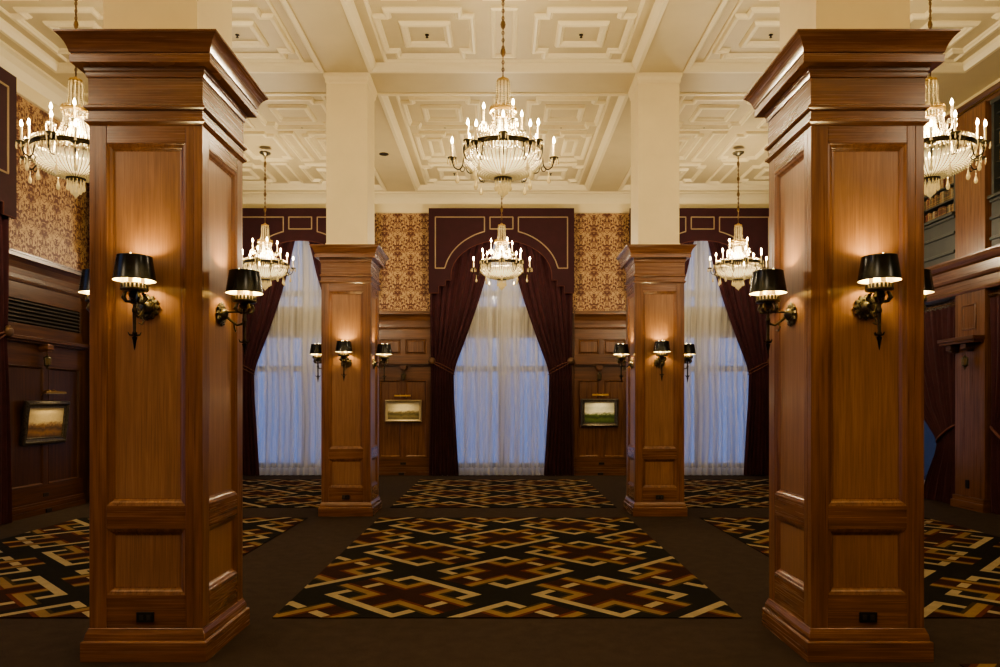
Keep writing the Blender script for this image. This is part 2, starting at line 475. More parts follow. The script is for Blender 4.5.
def curtain(name, loc, rz, W, side, label, group, yb=-.15):
    hw = W/2
    r = tag(empty(name, loc, rz), label, 'curtain', group)
    k = hw/1.53
    inner = [(0,.90*k),(.6,.94*k),(1.6,1.0*k),(2.15,1.01*k),(2.35,.96*k),(3.0,.72*k),(3.7,.48*k),(4.3,.30*k),(4.75,.20*k),(5.0,.14*k),(5.3,.05*k)]
    outer = [(0,1.54*k),(2.3,1.49*k),(3.5,1.51*k),(5.3,1.51*k)]
    mb = MB(); drape(mb, inner, outer, .01, 5.3, 8, .042, yb, sgn=side, tie=2.25, seed=int(abs(loc[0]*10)+side+5))
    mb.build('drape', VELVET, r, True)
    tb = MB()
    pts = []
    for j in range(15):
        s = j/14; pts.append((side*(1.50*k - s*.50*k), yb-.045*max(0,math.sin(PI*s))**.5, 2.42-.24*s**1.2))
    for dz in (-.035, .035): tb.tube([(p[0],p[1],p[2]+dz*min(1,.25+p_i/8)) for p_i, p in enumerate(pts)], .011, 6)
    tb.build('tieback', CORD, r, True)
    kb = MB(); kb.M = Matrix.Translation((side*1.47*k, yb-.02, 2.43)) @ Matrix.Rotation(PI/2, 4, 'X')
    kb.lathe([(.0,-.10),(.02,-.10),(.02,-.02),(.07,0),(.078,.02),(.06,.04),(.03,.048),(.0,.05)], 16, cap=False)
    kb.build('tieback_knob', GILT2, r, True)
    return r
GILT2 = plain('dull_brass', (.15,.085,.05), .5, .4)

def pelmet(loc, rz, W, label, dp=.26):
    hw = W/2; k = hw/1.53
    r = tag(empty('pelmet', loc, rz), label, 'pelmet', 'plum pelmets over the windows')
    def arch(a, b, c, n=20, x0=-1, x1=1):
        return [(a*math.sin(t), c + b*math.cos(t)) for t in [ -PI/2 + PI*i/n for i in range(n+1)]]
    lo = [(-1.53,3.85),(-1.32,3.85),(-1.32,4.0),(-1.17,4.0),(-1.17,4.12),(-1.06,4.12),(-1.06,4.22)]
    ar = [(x, z) for x, z in arch(1.06, .74, 4.22, 28)][1:-1]
    low = lo + ar + [(-x, z) for x, z in lo[::-1]]
    low = [(x*k, z) for x, z in low]
    # front panel: quad strip from lower edge to the top
    mb = MB(); n = len(low); top = 5.61
    for yy, flip in ((-dp, False), (-dp+.03, True)):
        for i in range(n-1):
            (xa,za),(xb,zb) = low[i], low[i+1]
            if abs(xa-xb) < 1e-6: continue
            q = [(xa,yy,za),(xb,yy,zb),(xb,yy,top),(xa,yy,top)]
            mb.add(q, [(3,2,1,0) if flip else (0,1,2,3)])
    for i in range(n-1):
        (xa,za),(xb,zb) = low[i], low[i+1]
        mb.add([(xa,-dp,za),(xa,-dp+.03,za),(xb,-dp+.03,zb),(xb,-dp,zb)], [(0,1,2,3)])
    mb.box(-hw, hw, -dp, -dp+.05, top, top+.03)
    for sx in (-1, 1): mb.box(min(sx*hw, sx*(hw-.03)), max(sx*hw, sx*(hw-.03)), -dp+.03, -dp+.05, 3.85, top)
    mb.build('pelmet_board', VELVETD, r)
    pp = MB()
    def outline(pts, rad): pp.tube([(x*k if abs(x) < 9 else x, -dp-.005, z) for x, z in pts], rad, 5, closed=True)
    for sx in (-1, 1):
        arcp = []
        for i in range(15):
            x = .356 + (1.195-.356)*i/14
            arcp.append((sx*x, 4.17+1.02*math.sqrt(max(0, 1-(x/1.22)**2))))
        pts = [(sx*1.39, 5.45), (sx*.356, 5.45)] + arcp + [(sx*1.39, arcp[-1][1])]
        pp.tube([(x*k, -dp-.003, z) for x, z in dense(pts)], .014, 5, closed=True)
    pp.tube([(x*k, -dp-.003, z) for x, z in dense([(-.24,5.45),(.24,5.45),(.24,5.2),(-.24,5.2)])], .014, 5, closed=True)
    pp.build('cream_piping', PIPING, r)
    p2 = MB(); p2.tube([(x, -dp-.003, z) for x, z in low], .009, 5)
    p2.build('edge_piping', REDPIPE, r)
    return r
def dense(pts):
    out = []
    for a, b in zip(pts, pts[1:]+pts[:1]):
        d = math.dist(a, b)
        out.append(a)
        if d > .05:
            e = .012/d
            out.append((a[0]+(b[0]-a[0])*e, a[1]+(b[1]-a[1])*e)); out.append((a[0]+(b[0]-a[0])*(1-e), a[1]+(b[1]-a[1])*(1-e)))
    return out

def sheer(loc, rz, W, label, top=5.3, y=-.065):
    r = tag(empty('sheer_curtain', loc, rz), label, 'curtain', 'white sheers behind the velvet')
    hw = W/2
    mb = MB(); drape(mb, [(0,-hw),(top,-hw)], [(0,hw),(top,hw)], .16, top, 21, .035, y, nz=12, ns=300, seed=int(abs(loc[0]*7+loc[1])))
    mb.build('voile', SHEER, r, True)
    hb = MB(); drape(hb, [(0,-hw-.04),(.2,-hw)], [(0,hw+.04),(.2,hw)], .005, .175, 21, .04, y, nz=3, ns=300, seed=int(abs(loc[0]*7+loc[1])))
    hb.build('hem', HEM, r, True)
WN = ('left', 'centre', 'right')
for i, x in enumerate(BX):
    pl = ('left back window', 'centre back window', 'right back window')[i]
    pelmet((x,YB,0), 0, 3.06, 'plum velvet pelmet with cream piping and stepped arch over the %s' % pl)
    for sd, nm in ((-1,'left'), (1,'right')):
        curtain('velvet_curtain', (x,YB,0), 0, 3.06, sd, 'plum velvet curtain tied back on the %s side of the %s' % (nm, pl), 'velvet curtains of the back windows')
    sheer((x,YB,0), 0, 2.6, 'white sheer curtain glowing blue in the %s' % pl)
for y, nm in ((7.3,'near'), (12.8,'far')):
    pelmet((XL,y,0), PI/2, 3.6, 'plum velvet pelmet over the %s window of the left wall' % nm, .26)
    sheer((XL,y,0), PI/2, 2.75, 'white sheer curtain in the %s window of the left wall' % nm)
    for sd, sn in ((-1,'nearer'), (1,'farther')):
        curtain('velvet_curtain', (XL,y,0), PI/2, 3.66, sd, 'plum velvet curtain on the %s side of the left wall %s window' % (sn, nm), 'velvet curtains of the left wall', -.155)
def right_curtain(y, side, label):
    r = tag(empty('velvet_curtain', (XR,y,0), -PI/2), label, 'curtain', 'velvet curtains of the right wall')
    inner = [(0,1.18),(.35,1.32),(.55,1.44),(.75,1.55),(.92,1.60),(1.03,1.52),(1.5,.98),(2.2,.55),(3.0,.15)]
    outer = [(0,2.06),(3.0,2.08)]
    mb = MB(); drape(mb, inner, outer, .01, 2.98, 13, .032, -.10, sgn=side, tie=.95, seed=int(y)+side)
    mb.build('drape', VELVET, r, True)
    tb = MB(); tb.tube([(side*(2.07-.48*j/10), -.10-.05*max(0,math.sin(PI*j/10))**.5, 1.20-.28*(j/10)**1.1) for j in range(11)], .02, 6)
    tb.build('tieback', REDPIPE, r, True)
for y, nm in ((7.9,'near'), (12.8,'far')):
    rr = tag(empty('curtain_rod', (XR,y,3.03), -PI/2), 'thin brass curtain rod with rings over the %s window of the right wall' % nm, 'curtain rod')
    rd = MB(); rd.tube([(-2.12,-.10,0),(2.12,-.10,0)], .012, 8); rd.build('rod', GILT2, rr, True)
    for sx in (-2.1, 0, 2.1):
        bk = MB(); bk.tube([(sx,-.10,0),(sx,0,0)], .01, 6); bk.build('rod_bracket', GILT2, rr, True)
    for j in range(32):
        x = -2.0+4.0*j/31; rg = MB()
        rg.tube([(x, -.10+.03*math.cos(q), -.015+.03*math.sin(q)) for q in [2*PI*i/10 for i in range(10)]], .006, 4, closed=True)
        rg.build('curtain_ring', GILT2, rr, True)
    for sd, sn in ((1,'nearer'), (-1,'farther')):
        right_curtain(y, sd, 'dark plum curtain on rings, %s side of the right wall %s window' % (sn, nm))

m_ = MB(); m_.box(XR+2.6, XR+2.9, YF-4, YB+1, -.2, 9)  # invented wall outside, keeps the view through the right windows dark
struct(m_.build('wall_sky_blocker', [plain('dark_sky_blocker', (.055,.052,.05), .8, nsc=3, namt=.4)]))

# ------------------------------------------------------------------ wainscot bays
def wainscot(n, loc, rz, w, grille=False):
    WDV, WDH, WDP = (WXV, WXH, WXV) if grille else (globals()['WDV'], globals()['WDH'], globals()['WDP'])  # grille bays take the walnut with shade put into its colour
    r = struct(empty('trim_%d' % n, loc, rz)); hw = w/2
    def st(o): o['kind'] = 'structure'; return o
    b = MB()
    b.box(-hw,hw,-.085,0,0,.07,0); b.box(-hw,hw,-.075,0,.075,.13,0); b.box(-hw,hw,-.06,0,.13,.16,0)
    b.box(-hw,hw,-.05,0,.07,.075,1)
    st(b.build('base_board', [WDH, DARKIN], r, bevel=.004))
    p = MB()
    p.box(-hw,hw,-.03,0,.16,.39,1); p.box(-hw,hw,-.03,0,2.03,2.33,1); p.box(-hw,hw,-.035,0,2.41,2.58,1); p.box(-hw,hw,-.035,0,2.90,3.12,1)
    cw = .09
    for x0, x1 in ((-hw,-hw+cw),(-.05,.05),(hw-cw,hw)):
        p.box(x0,x1,-.03,0,.39,2.03,0)
        if not (grille and abs(x0) < .1): p.box(x0,x1,-.035,0,2.58,2.90,0)
    st(p.build('panel_frame', [WDV, WDH], r, bevel=.003))
    for x0, x1 in ((-hw+cw,-.05),(.05,hw-cw)):
        m = MB(); m.M = FACE
        m.poly(rect(x0,x1,.39,2.03), [(0,.03),(.01,.036),(.022,.03),(.035,.012)], 0, fill=0)
        st(m.build('lower_panel', WDP, r))
        if not grille:
            m = MB(); m.M = FACE
            m.poly(rect(x0,x1,2.58,2.90), [(0,.035),(.012,.02),(.02,.02),(.05,.05),(.055,.05)], 0, fill=0)
            st(m.build('raised_panel', WDP, r))
    if grille:
        m = MB(); m.box(-hw+cw,hw-cw,-.012,0,2.56,2.92,1)
        for k in range(6):
            z = 2.60+.052*k; m.add([(-hw+cw,-.012,z+.03),(hw-cw,-.012,z+.03),(hw-cw,-.05,z),(-hw+cw,-.05,z),(-hw+cw,-.05,z+.012),(hw-cw,-.05,z+.012)], [(0,1,2,3),(3,2,5,4)], 0)
        st(m.build('air_grille', [plain('grille_metal', (.12,.10,.08), .4, .6), DARKIN], r))
    l = MB(); l.box(-hw,hw,-.13,0,2.36,2.41,0); l.box(-hw,hw,-.09,0,2.33,2.36,0)
    st(l.build('ledge', WDH, r, bevel=.006))
    c = MB(); prof = [(.0,3.12),(.05,3.12),(.055,3.15),(.035,3.165),(.035,3.22),(.04,3.30),(.06,3.38),(.09,3.42),(.12,3.43),(.12,3.475),(.13,3.48),(.13,3.50),(0,3.50)]
    sweep_profile(c, prof, -hw, hw, 'x', 0, -1)
    for sx in (-hw, hw):
        c.add([(sx,-o,z) for o,z in prof], [tuple(range(len(prof)))])
    st(c.build('cornice', WDH, r))
    for x, z in ((.0,.25),(-.03,.035)):
        o = MB(); o.box(x-.06,x+.06,-.10 if z < .1 else -.037,-.02,z-.025,z+.025)
        st(o.build('outlet', BLACK, r, bevel=.003))
wainscot(3, (-COLX,YB,0), 0, 1.17); wainscot(4, (COLX,YB,0), 0, 1.17)
wainscot(5, (-6.09,YB,0), 0, .62); wainscot(6, (6.3,YB,0), 0, 1.05)
wainscot(7, (XL,10.05,0), PI/2, 1.78, True); wainscot(8, (XL,4.56,0), PI/2, 1.78, True)

# ------------------------------------------------------------------ columns
def colx(sx, j): return sx*COLX + ((-.013 if sx < 0 else -.008) if j == 0 else -.012)
def make_column(label):
    r = tag(empty('panelled_column'), label, 'column', 'mahogany panelled columns')
    p = MB(); p.sq([(.3675,0),(.3675,.112),(.364,.118),(.354,.12),(.353,.14),(.349,.158),(.340,.178),(.336,.19),(.30,.19)])
    p.build('plinth', WH, r, bevel=.003)
    fr = MB(); h = .332
    for k in range(4):
        fr.M = Matrix.Rotation(k*PI/2, 4, 'Z')
        fr.box(-h,-.232,-h,-h+.05,.19,3.145,0); fr.box(.232,h-.0505,-h,-h+.05,.19,3.145,0)
        for z0, z1 in ((.19,.384),(.772,.907),(3.038,3.145)): fr.box(-.2315,.2315,-h+.0008,-h+.05,z0,z1,1)
    fr.build('frame', [WV, WH], r, bevel=.0025)
    for k in range(4):
        for z0, z1 in ((.384,.772),(.907,3.038)):
            m = MB(); m.M = Matrix.Rotation(k*PI/2, 4, 'Z') @ Matrix.Translation((0,-h,0)) @ FACE
            m.poly(rect(-.232,.232,z0,z1), [(0,-.001),(.004,-.0015),(.007,-.005),(.012,-.006),(.018,-.008),(.024,-.013),(.029,-.019),(.033,-.020),(.036,-.024),(.042,-.025)], 0, fill=1)
            m.build('panel', [WV, WP], r)
    c = MB(); c.sq([(.30,3.14),(.334,3.14),(.342,3.15),(.353,3.158),(.353,3.171),(.341,3.178),(.336,3.181),(.336,3.225),(.345,3.232),(.355,3.24),(.355,3.253),(.341,3.262),(.336,3.266),
        (.336,3.418),(.343,3.420),(.347,3.438),(.347,3.450),(.352,3.455),(.355,3.476),(.358,3.479),(.402,3.479),(.405,3.482),(.408,3.522),(.400,3.528),(.400,3.535),(.408,3.538),(.411,3.550),(.415,3.563),(.420,3.576),(.426,3.588),(.433,3.599),(.441,3.609),(.450,3.618),(.460,3.627),(.463,3.630),(.464,3.640),(.25,3.640)])
    c.build('cornice', WH, r, 24)
    q = MB(); q.sq([(.292,3.641),(.292,3.67),(.287,3.69),(.279,3.70),(.279,5.86),(.292,5.875),(.294,5.91),(.31,5.95),(.315,5.998),(.2,5.998)])
    q.build('plaster_pier', PLASTER, r)
    o = MB(); o.box(-.05,.05,-h-.012,-h,.226,.285,0)
    for x in (-.022,.022): o.box(x-.012,x+.012,-h-.0145,-h-.012,.24,.272,1)
    o.build('outlet', [BLACK, plain('outlet_socket', (.05,.045,.04), .3)], r, bevel=.002)
    return r
CL = {(-1,0):'wood panelled column under a cream pier, front left of the room', (1,0):'wood panelled column under a cream pier, front right of the room',
      (-1,1):'smaller looking far panelled column left of the centre window', (1,1):'smaller looking far panelled column right of the centre window'}
proto = None
for j, y in enumerate(ROWS):
    for sx in (-1, 1):
        if proto is None: o = proto = make_column(CL[(sx,j)])
        else: o = copy_tree(proto)
        o.location = (colx(sx,j), y, 0); o['label'] = CL[(sx,j)]

# ------------------------------------------------------------------ sconces
def make_sconce():
    r = empty('wall_sconce')
    tag(r, 'x', 'wall lamp', 'black shaded sconces on the columns')
    bp = MB(); bp.M = Matrix.Rotation(PI/2, 4, 'X')
    bp.lathe([(.0,0),(.066,0),(.072,.004),(.066,.012),(.052,.014),(.05,.02),(.044,.018),(.04,.016)], 48, lobes=12, la=.10, cap=False)
    bp.lathe([(.042,.012),(.04,.022),(.034,.032),(.024,.042),(.012,.047),(.0,.048)], 24, cap=False)
    bp.build('backplate', BRONZE2, r, 40)
    a = MB()
    a.tube([(0,-.03,-.01),(0,-.07,-.045),(0,-.105,-.07),(0,-.135,-.062),(0,-.15,-.04)], [.009,.008,.007,.008,.009], 8)
    a.tube([(0,-.03,.012),(0,-.09,.016),(0,-.15,.012)], .006, 8)
    a.tube([(0,-.085,-.06),(.018,-.08,-.085),(.012,-.09,-.11),(-.006,-.095,-.10)], .005, 6)
    a.build('arm', BRONZE2, r, True)
    s = MB()
    s.lathe([(.0,-.265),(.004,-.25),(.011,-.205),(.016,-.19),(.008,-.185),(.012,-.178),(.013,-.165),(.0085,-.155),(.0095,-.05),(.014,-.045),(.014,-.03),(.0095,-.02),(.0105,.03),(.018,.036)], 12, c=(0,-.15,0))
    for k in range(4):
        q = k*PI/2+.4; s.tube([(0+.008*math.cos(q),-.15+.008*math.sin(q),-.178),(.026*math.cos(q),-.15+.026*math.sin(q),-.176),(.034*math.cos(q),-.15+.034*math.sin(q),-.160)], [.006,.005,.002], 5)
    s.build('stem', BRONZE, r, 40)
    c = MB()
    c.lathe([(.012,.03),(.028,.04),(.034,.052),(.026,.064),(.03,.07),(.070,.074),(.075,.079),(.075,.086),(.068,.089),(.03,.089)], 32, c=(0,-.15,0), m=0)
    c.lathe([(.066,.089),(.068,.104),(.064,.106),(.03,.106)], 32, c=(0,-.15,0), m=1, cap=False)
    for k in range(20):
        q = 2*PI*k/20
        c.M = Matrix.Translation((0,-.15,0)) @ Matrix.Rotation(q,4,'Z')
        c.box(.066,.072,-.006,.006,.088,.112,0)
    c.M = Matrix.Identity(4)
    for k in range(4):
        q = k*PI/2+PI/4; X = lambda rr: (rr*math.cos(q), -.15+rr*math.sin(q))
        c.tube([(*X(.012),.01),(*X(.045),.012),(*X(.06),.034),(*X(.052),.058),(*X(.04),.066)], [.006,.010,.013,.010,.006], 6)
    c.build('crown_gallery', [BRONZE2, IVORY], r, 40)
    gl = MB(); gl.lathe([(.055,.089),(.058,.118),(.05,.12),(.0,.12)], 24, c=(0,-.15,0), cap=False)
    gl.build('glass_collar', IVORY, r, True)
    for k in range(3):
        q = 2*PI*k/3+.5; cx, cy = .042*math.cos(q), -.15+.042*math.sin(q)
        cn = MB(); cn.lathe([(.011,.10),(.011,.20),(.009,.203)], 10, c=(cx,cy,0)); cd = cn.build('candle', IVORY, r, True)
        bl = MB(); bl.lathe([(.006,.203),(.013,.222),(.014,.238),(.009,.262),(.003,.282),(0,.286)], 10, c=(cx,cy,0), cap=False); bl.build('bulb', SBULB, cd, True)
    sh = MB()
    sh.lathe([(.113,.132),(.1145,.134),(.113,.138),(.093,.266),(.0935,.270),(.091,.271)], 40, c=(0,-.15,0), m=0, cap=False)
    sh.lathe([(.091,.271),(.0895,.266),(.1095,.138),(.113,.132)], 40, c=(0,-.15,0), m=1, cap=False)
    sh.build('lamp_shade', [SHADE, SHADEIN], r, True)
    return r
def glow(name, loc, watts, col=(1,.72,.36), rad=.03):
    l = bpy.data.lights.new(name, 'POINT'); l.energy = watts; l.color = col; l.shadow_soft_size = rad
    o = bpy.data.objects.new(name, l); COL.objects.link(o); o.location = loc; return o
sp = None
CN = {(-1,0):'front left column', (1,0):'front right column', (-1,1):'far left column', (1,1):'far right column'}
for j, y in enumerate(ROWS):
    for sx in (-1, 1):
        for fk, (dx, dy, rz) in (('front', (0,-1,0)), ('left', (-1,0,-PI/2)), ('right', (1,0,PI/2))):
            o = sp = make_sconce() if sp is None else copy_tree(sp)
            hh = .332-.02
            o.location = (colx(sx,j)+dx*hh, y+dy*hh, 2.075); o.rotation_euler = (0,0,rz)
            o['label'] = 'black shaded bronze sconce on the %s face of the %s' % (fk, CN[(sx,j)])
            R = hh+.15
            glow('sconce_light', (colx(sx,j)+dx*R, y+dy*R, 2.075+.215), 9.5 if j == 0 else 11, (1,.78,.40), .02)

# ------------------------------------------------------------------ chandeliers
def strand(mb, path, r0, beads, m=0):
    pts = []; rad = []
    P = [Vector(p) for p in path]
    def at(t):
        x = t*(len(P)-1); i = min(int(x), len(P)-2); return P[i].lerp(P[i+1], x-i)
    for b in range(beads):
        for q, rr in ((.1,.25),(.5,1.0),(.9,.25)):
            pts.append(at((b+q)/beads)); rad.append(r0*rr)
    mb.tube(pts, rad, 4, m, cap=False)
def smooth_path(ctrl, n):
    out = []
    for i in range(n+1):
        x = (len(ctrl)-1)*i/n; k = min(int(x), len(ctrl)-2); t = x-k
        p0 = ctrl[max(k-1,0)]; p1 = ctrl[k]; p2 = ctrl[k+1]; p3 = ctrl[min(k+2, len(ctrl)-1)]
        out.append(tuple(.5*((2*b)+(c-a)*t+(2*a-5*b+4*c-d)*t*t+(3*b-a-3*c+d)*t**3) for a,b,c,d in zip(p0,p1,p2,p3)))
    return out
def drop(mb, x, y, z, ln=.09, r=.018):
    mb.tube([(x,y,z),(x,y,z-.03)], .003, 4); mb.lathe([(.003,-.028),(.007,-.04),(.004,-.05),(r*.5,-.03-ln*.4),(r,-.03-ln*.72),(r*.7,-.03-ln*.92),(.0,-.03-ln)], 6, c=(x,y,z), cap=False)
def make_chandelier():
    r = tag(empty('crystal_chandelier'), 'x', 'chandelier', 'crystal basket chandeliers')
    c = MB(); c.lathe([(.0,1.80),(.03,1.80),(.06,1.825),(.095,1.84),(.10,1.858),(.0,1.858)], 24, cap=False); c.build('canopy', BRONZE2, r, 40)
    ch = MB(); z = .62
    ch.tube([(0,0,.60),(0,0,1.81)], .006, 6)
    k = 0
    while z < 1.78:
        L_ = .042
        ring = []
        for i in range(10):
            a = 2*PI*i/10; u = .012*math.cos(a); zz = z+L_/2+L_*.5*math.sin(a)
            ring.append((u,0,zz) if k % 2 else (0,u,zz))
        ch.tube(ring, .0038, 4, closed=True); z += L_*.86; k += 1
    for z in (.85,1.12,1.39,1.66): ch.lathe([(.004,-.05),(.016,-.03),(.022,0),(.016,.03),(.004,.05)], 8, c=(0,0,z), lobes=4, la=.2)
    ch.build('chain', plain('chain_bronze', (.20,.12,.05), .4, .7), r, True)
    cap_ = MB(); cap_.lathe([(.006,.61),(.018,.60),(.03,.585),(.062,.575),(.066,.56),(.06,.55),(.03,.55)], 24); cap_.build('top_cap', GILT, r, 40)
    bell = MB()
    ctrl = [(.060,0,.555),(.066,0,.50),(.064,0,.43),(.072,0,.36),(.092,0,.30),(.118,0,.265)]
    for k in range(22):
        a = 2*PI*k/22; p = [(q[0]*math.cos(a), q[0]*math.sin(a), q[2]) for q in smooth_path(ctrl, 20)]
        strand(bell, p, .0072, 20, k % 2)
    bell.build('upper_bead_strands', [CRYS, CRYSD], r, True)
    ur = MB(); ur.lathe([(.118,.245),(.132,.25),(.137,.262),(.132,.275),(.118,.278),(.11,.262),(.118,.245)], 32, cap=False)
    for k in range(24):
        a = 2*PI*k/24; ur.lathe([(0,.274),(.008,.282),(.009,.29),(.004,.302),(0,.306)], 6, c=(.125*math.cos(a), .125*math.sin(a), 0), cap=False)
    ur.build('upper_ring', GILT, r, 40)
    t2 = MB()
    ctrl = [(.115,0,.25),(.105,0,.19),(.125,0,.11),(.152,0,.03),(.16,0,-.05)]
    for k in range(26):
        a = 2*PI*k/26; p = [(q[0]*math.cos(a), q[0]*math.sin(a), q[2]) for q in smooth_path(ctrl, 16)]
        strand(t2, p, .0085, 12, k % 2)
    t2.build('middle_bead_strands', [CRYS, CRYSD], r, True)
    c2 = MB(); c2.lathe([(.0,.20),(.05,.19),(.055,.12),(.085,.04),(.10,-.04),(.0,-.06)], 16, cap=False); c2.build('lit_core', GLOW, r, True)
    mr = MB(); R = .375; mr.M = Matrix.Translation((0,0,-.13))
    mr.lathe([(R-.012,-.02),(R+.004,-.022),(R+.008,-.012),(R+.002,-.006),(R+.002,.010),(R+.010,.014),(R+.010,.024),(R-.004,.027),(R-.014,.02),(R-.012,-.02)], 64, cap=False)
    for k in range(6):
        a = PI/6+k*PI/3; mr.tube([(.14*math.cos(a),.14*math.sin(a),.09),((R-.01)*math.cos(a),(R-.01)*math.sin(a),.0)], .006, 6)
    mr.build('main_ring', BRONZE, r, 40)
    cor = MB(); cor.M = Matrix.Translation((0,0,-.13))
    for k in range(72):
        a = 2*PI*k/72; cor.lathe([(0,.024),(.009,.032),(.010,.042),(.005,.052),(.007,.06),(0,.070)], 5, c=((R+.002)*math.cos(a),(R+.002)*math.sin(a),0), cap=False)
    cor.build('bead_coronet', CRYS, r, True)
    fr = MB(); fr.M = Matrix.Translation((0,0,-.13))
    for k in range(72):
        a = 2*PI*(k+.5)/72; x, y = (R+.006)*math.cos(a), (R+.006)*math.sin(a)
        fr.lathe([(0,-.018),(.006,-.026),(.004,-.034),(.009,-.05),(.006,-.066),(0,-.074)], 5, c=(x,y,0), cap=False)
    fr.build('bead_fringe', [CRYS], r, True)
    bw = MB()
    ctrl = [(.362,0,-.15),(.385,0,-.205),(.372,0,-.255),(.305,0,-.32),(.20,0,-.365),(.085,0,-.39)]
    for k in range(64):
        a = 2*PI*k/64; p = [(q[0]*math.cos(a), q[0]*math.sin(a), q[2]) for q in smooth_path(ctrl, 30)]
        strand(bw, p, .0088, 26, k % 2)
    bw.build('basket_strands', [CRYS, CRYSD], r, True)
    bo = MB()
    bo.lathe([(q[0], q[2]) for q in smooth_path([(.350,0,-.19),(.355,0,-.24),(.285,0,-.312),(.19,0,-.353),(.07,0,-.380)], 14)], 32, cap=False)
    bo.build('basket_glow', BOWL, r, True)
    br = MB(); br.lathe([(.0,-.375),(.082,-.375),(.09,-.385),(.088,-.402),(.076,-.41),(.0,-.412)], 24, cap=False); br.build('bottom_ring', BRONZE, r, 40)
    cl = MB()
    for k in range(14):
        a = 2*PI*k/14; drop(cl, .075*math.cos(a), .075*math.sin(a), -.40, .085, .013)
    for k in range(8):
        a = 2*PI*k/8; drop(cl, .042*math.cos(a), .042*math.sin(a), -.42, .10, .013)
    cl.lathe([(.0,-.40),(.012,-.45),(.008,-.49),(.026,-.51),(.034,-.535),(.026,-.56),(.006,-.58),(0,-.60)], 12, cap=False)
    cl.build('crystal_cluster', CRYS, r)
    def candle(parent, x, y, zc, clen):
        b = MB(); b.lathe([(.006,-.02),(.014,-.012),(.03,-.004),(.044,.006),(.046,.012),(.03,.008),(.012,.006)], 20, c=(x,y,zc)); bo_ = b.build('candle_dish', BRONZE2, parent, 40)
        for k in range(6):
            a = 2*PI*k/6; d = MB() if k == 0 else d
            d.lathe([(0,.002),(.006,-.01),(.004,-.018),(.008,-.036),(.006,-.05),(0,-.058)], 5, c=(x+.043*math.cos(a), y+.043*math.sin(a), zc), cap=False)
        d.build('dish_drops', CRYS, bo_, True)
        s = MB(); s.lathe([(.011,.004),(.0125,.03),(.010,.036),(.010,clen)], 10, c=(x,y,zc)); cd = s.build('candle', IVORY, parent, 40)
        q = MB(); q.lathe([(.006,0),(.013,.018),(.0135,.03),(.008,.052),(.0,.07)], 10, c=(x,y,zc+clen), cap=False); q.build('bulb', BULB, cd, True)
    for k in range(6):
        a = k*PI/3; ca, sa = math.cos(a), math.sin(a)
        arm = MB()
        path = smooth_path([(.372,0,-.15),(.39,0,-.21),(.40,0,-.27),(.435,0,-.305),(.48,0,-.28),(.50,0,-.215)], 16)
        arm.tube([(p[0]*ca,p[0]*sa,p[2]) for p in path], .0065, 6)
        sc_ = smooth_path([(.40,0,-.26),(.375,0,-.295),(.395,0,-.325),(.42,0,-.31),(.412,0,-.29)], 12)
        arm.tube([(p[0]*ca,p[0]*sa,p[2]) for p in sc_], .005, 6)
        ao = arm.build('arm', BRONZE, r, True)
        candle(ao, .50*ca, .50*sa, -.20, .15)
        dr = MB(); drop(dr, .45*ca, .45*sa, -.31, .105, .02); dr.build('crystal_drop', CRYS, ao)
    for k in range(6):
        a = PI/6+k*PI/3; ca, sa = math.cos(a), math.sin(a)
        arm = MB()
        path = smooth_path([(R+.01,0,-.125),(R+.03,0,-.17),(R+.02,0,-.24),(R-.02,0,-.28),(R-.07,0,-.27),(R-.08,0,-.235)], 16)
        arm.tube([((p[0]+.03)*ca,(p[0]+.03)*sa,p[2]) for p in path], .006, 6)
        arm.tube([((R+.014)*ca,(R+.014)*sa,-.13),((R+.014)*ca,(R+.014)*sa,-.10)], .012, 8)
        ao = arm.build('arm', BRONZE, r, True)
        candle(ao, (R+.014)*ca, (R+.014)*sa, -.10, .155)
        dr = MB(); drop(dr, (R-.01)*ca*.86, (R-.01)*sa*.86, -.30, .13, .022); dr.build('crystal_drop', CRYS, ao)
    for k in range(4):
        a = PI/4*.6+k*PI/2; ca, sa = math.cos(a), math.sin(a)
        arm = MB(); path = smooth_path([(.13,0,.06),(.16,0,.02),(.20,0,.03),(.21,0,.09)], 10)
        arm.tube([(p[0]*ca,p[0]*sa,p[2]) for p in path], .006, 6)
        ao = arm.build('arm', GILT, r, True); candle(ao, .21*ca, .21*sa, .10, .15)
    return r
ZC = 4.12; CHY = (7.08, 12.78)
cp = None
WHERE = {(-1,0):'near crystal chandelier partly hidden behind the front left column', (0,0):'large near crystal chandelier in the middle of the room', (1,0):'near crystal chandelier partly hidden behind the front right column',
         (-1,1):'far crystal chandelier before the left back window', (0,1):'far crystal chandelier before the centre window pelmet', (1,1):'far crystal chandelier before the right back window'}
for j, y in enumerate(CHY):
    for sx in (-1, 0, 1):
        o = cp = make_chandelier() if cp is None else copy_tree(cp)
        x = 4.2*sx - .02
        o.location = (x, y, ZC); o['label'] = WHERE[(sx,j)]
        for k in range(4):
            a = PI/4+k*PI/2
            glow('chandelier_light', (x+.27*math.cos(a), y+.27*math.sin(a), ZC+.06), 43, (1,.83,.58), .06)
# lamps for unbuilt chandeliers behind the photographer, with upward fill spots added
for x in (-4.2, 0, 4.2):
    glow('chandelier_light', (x, 1.5, ZC), 42, (1,.83,.58), .4)
    l = bpy.data.lights.new('fill_uplight', 'SPOT'); l.energy = 420; l.color = (1,.83,.58); l.spot_size = math.radians(165); l.spot_blend = .6; l.shadow_soft_size = .3
    o = bpy.data.objects.new('fill_uplight', l); COL.objects.link(o); o.location = (x, 1.5, ZC-.1); o.rotation_euler = (PI,0,0)

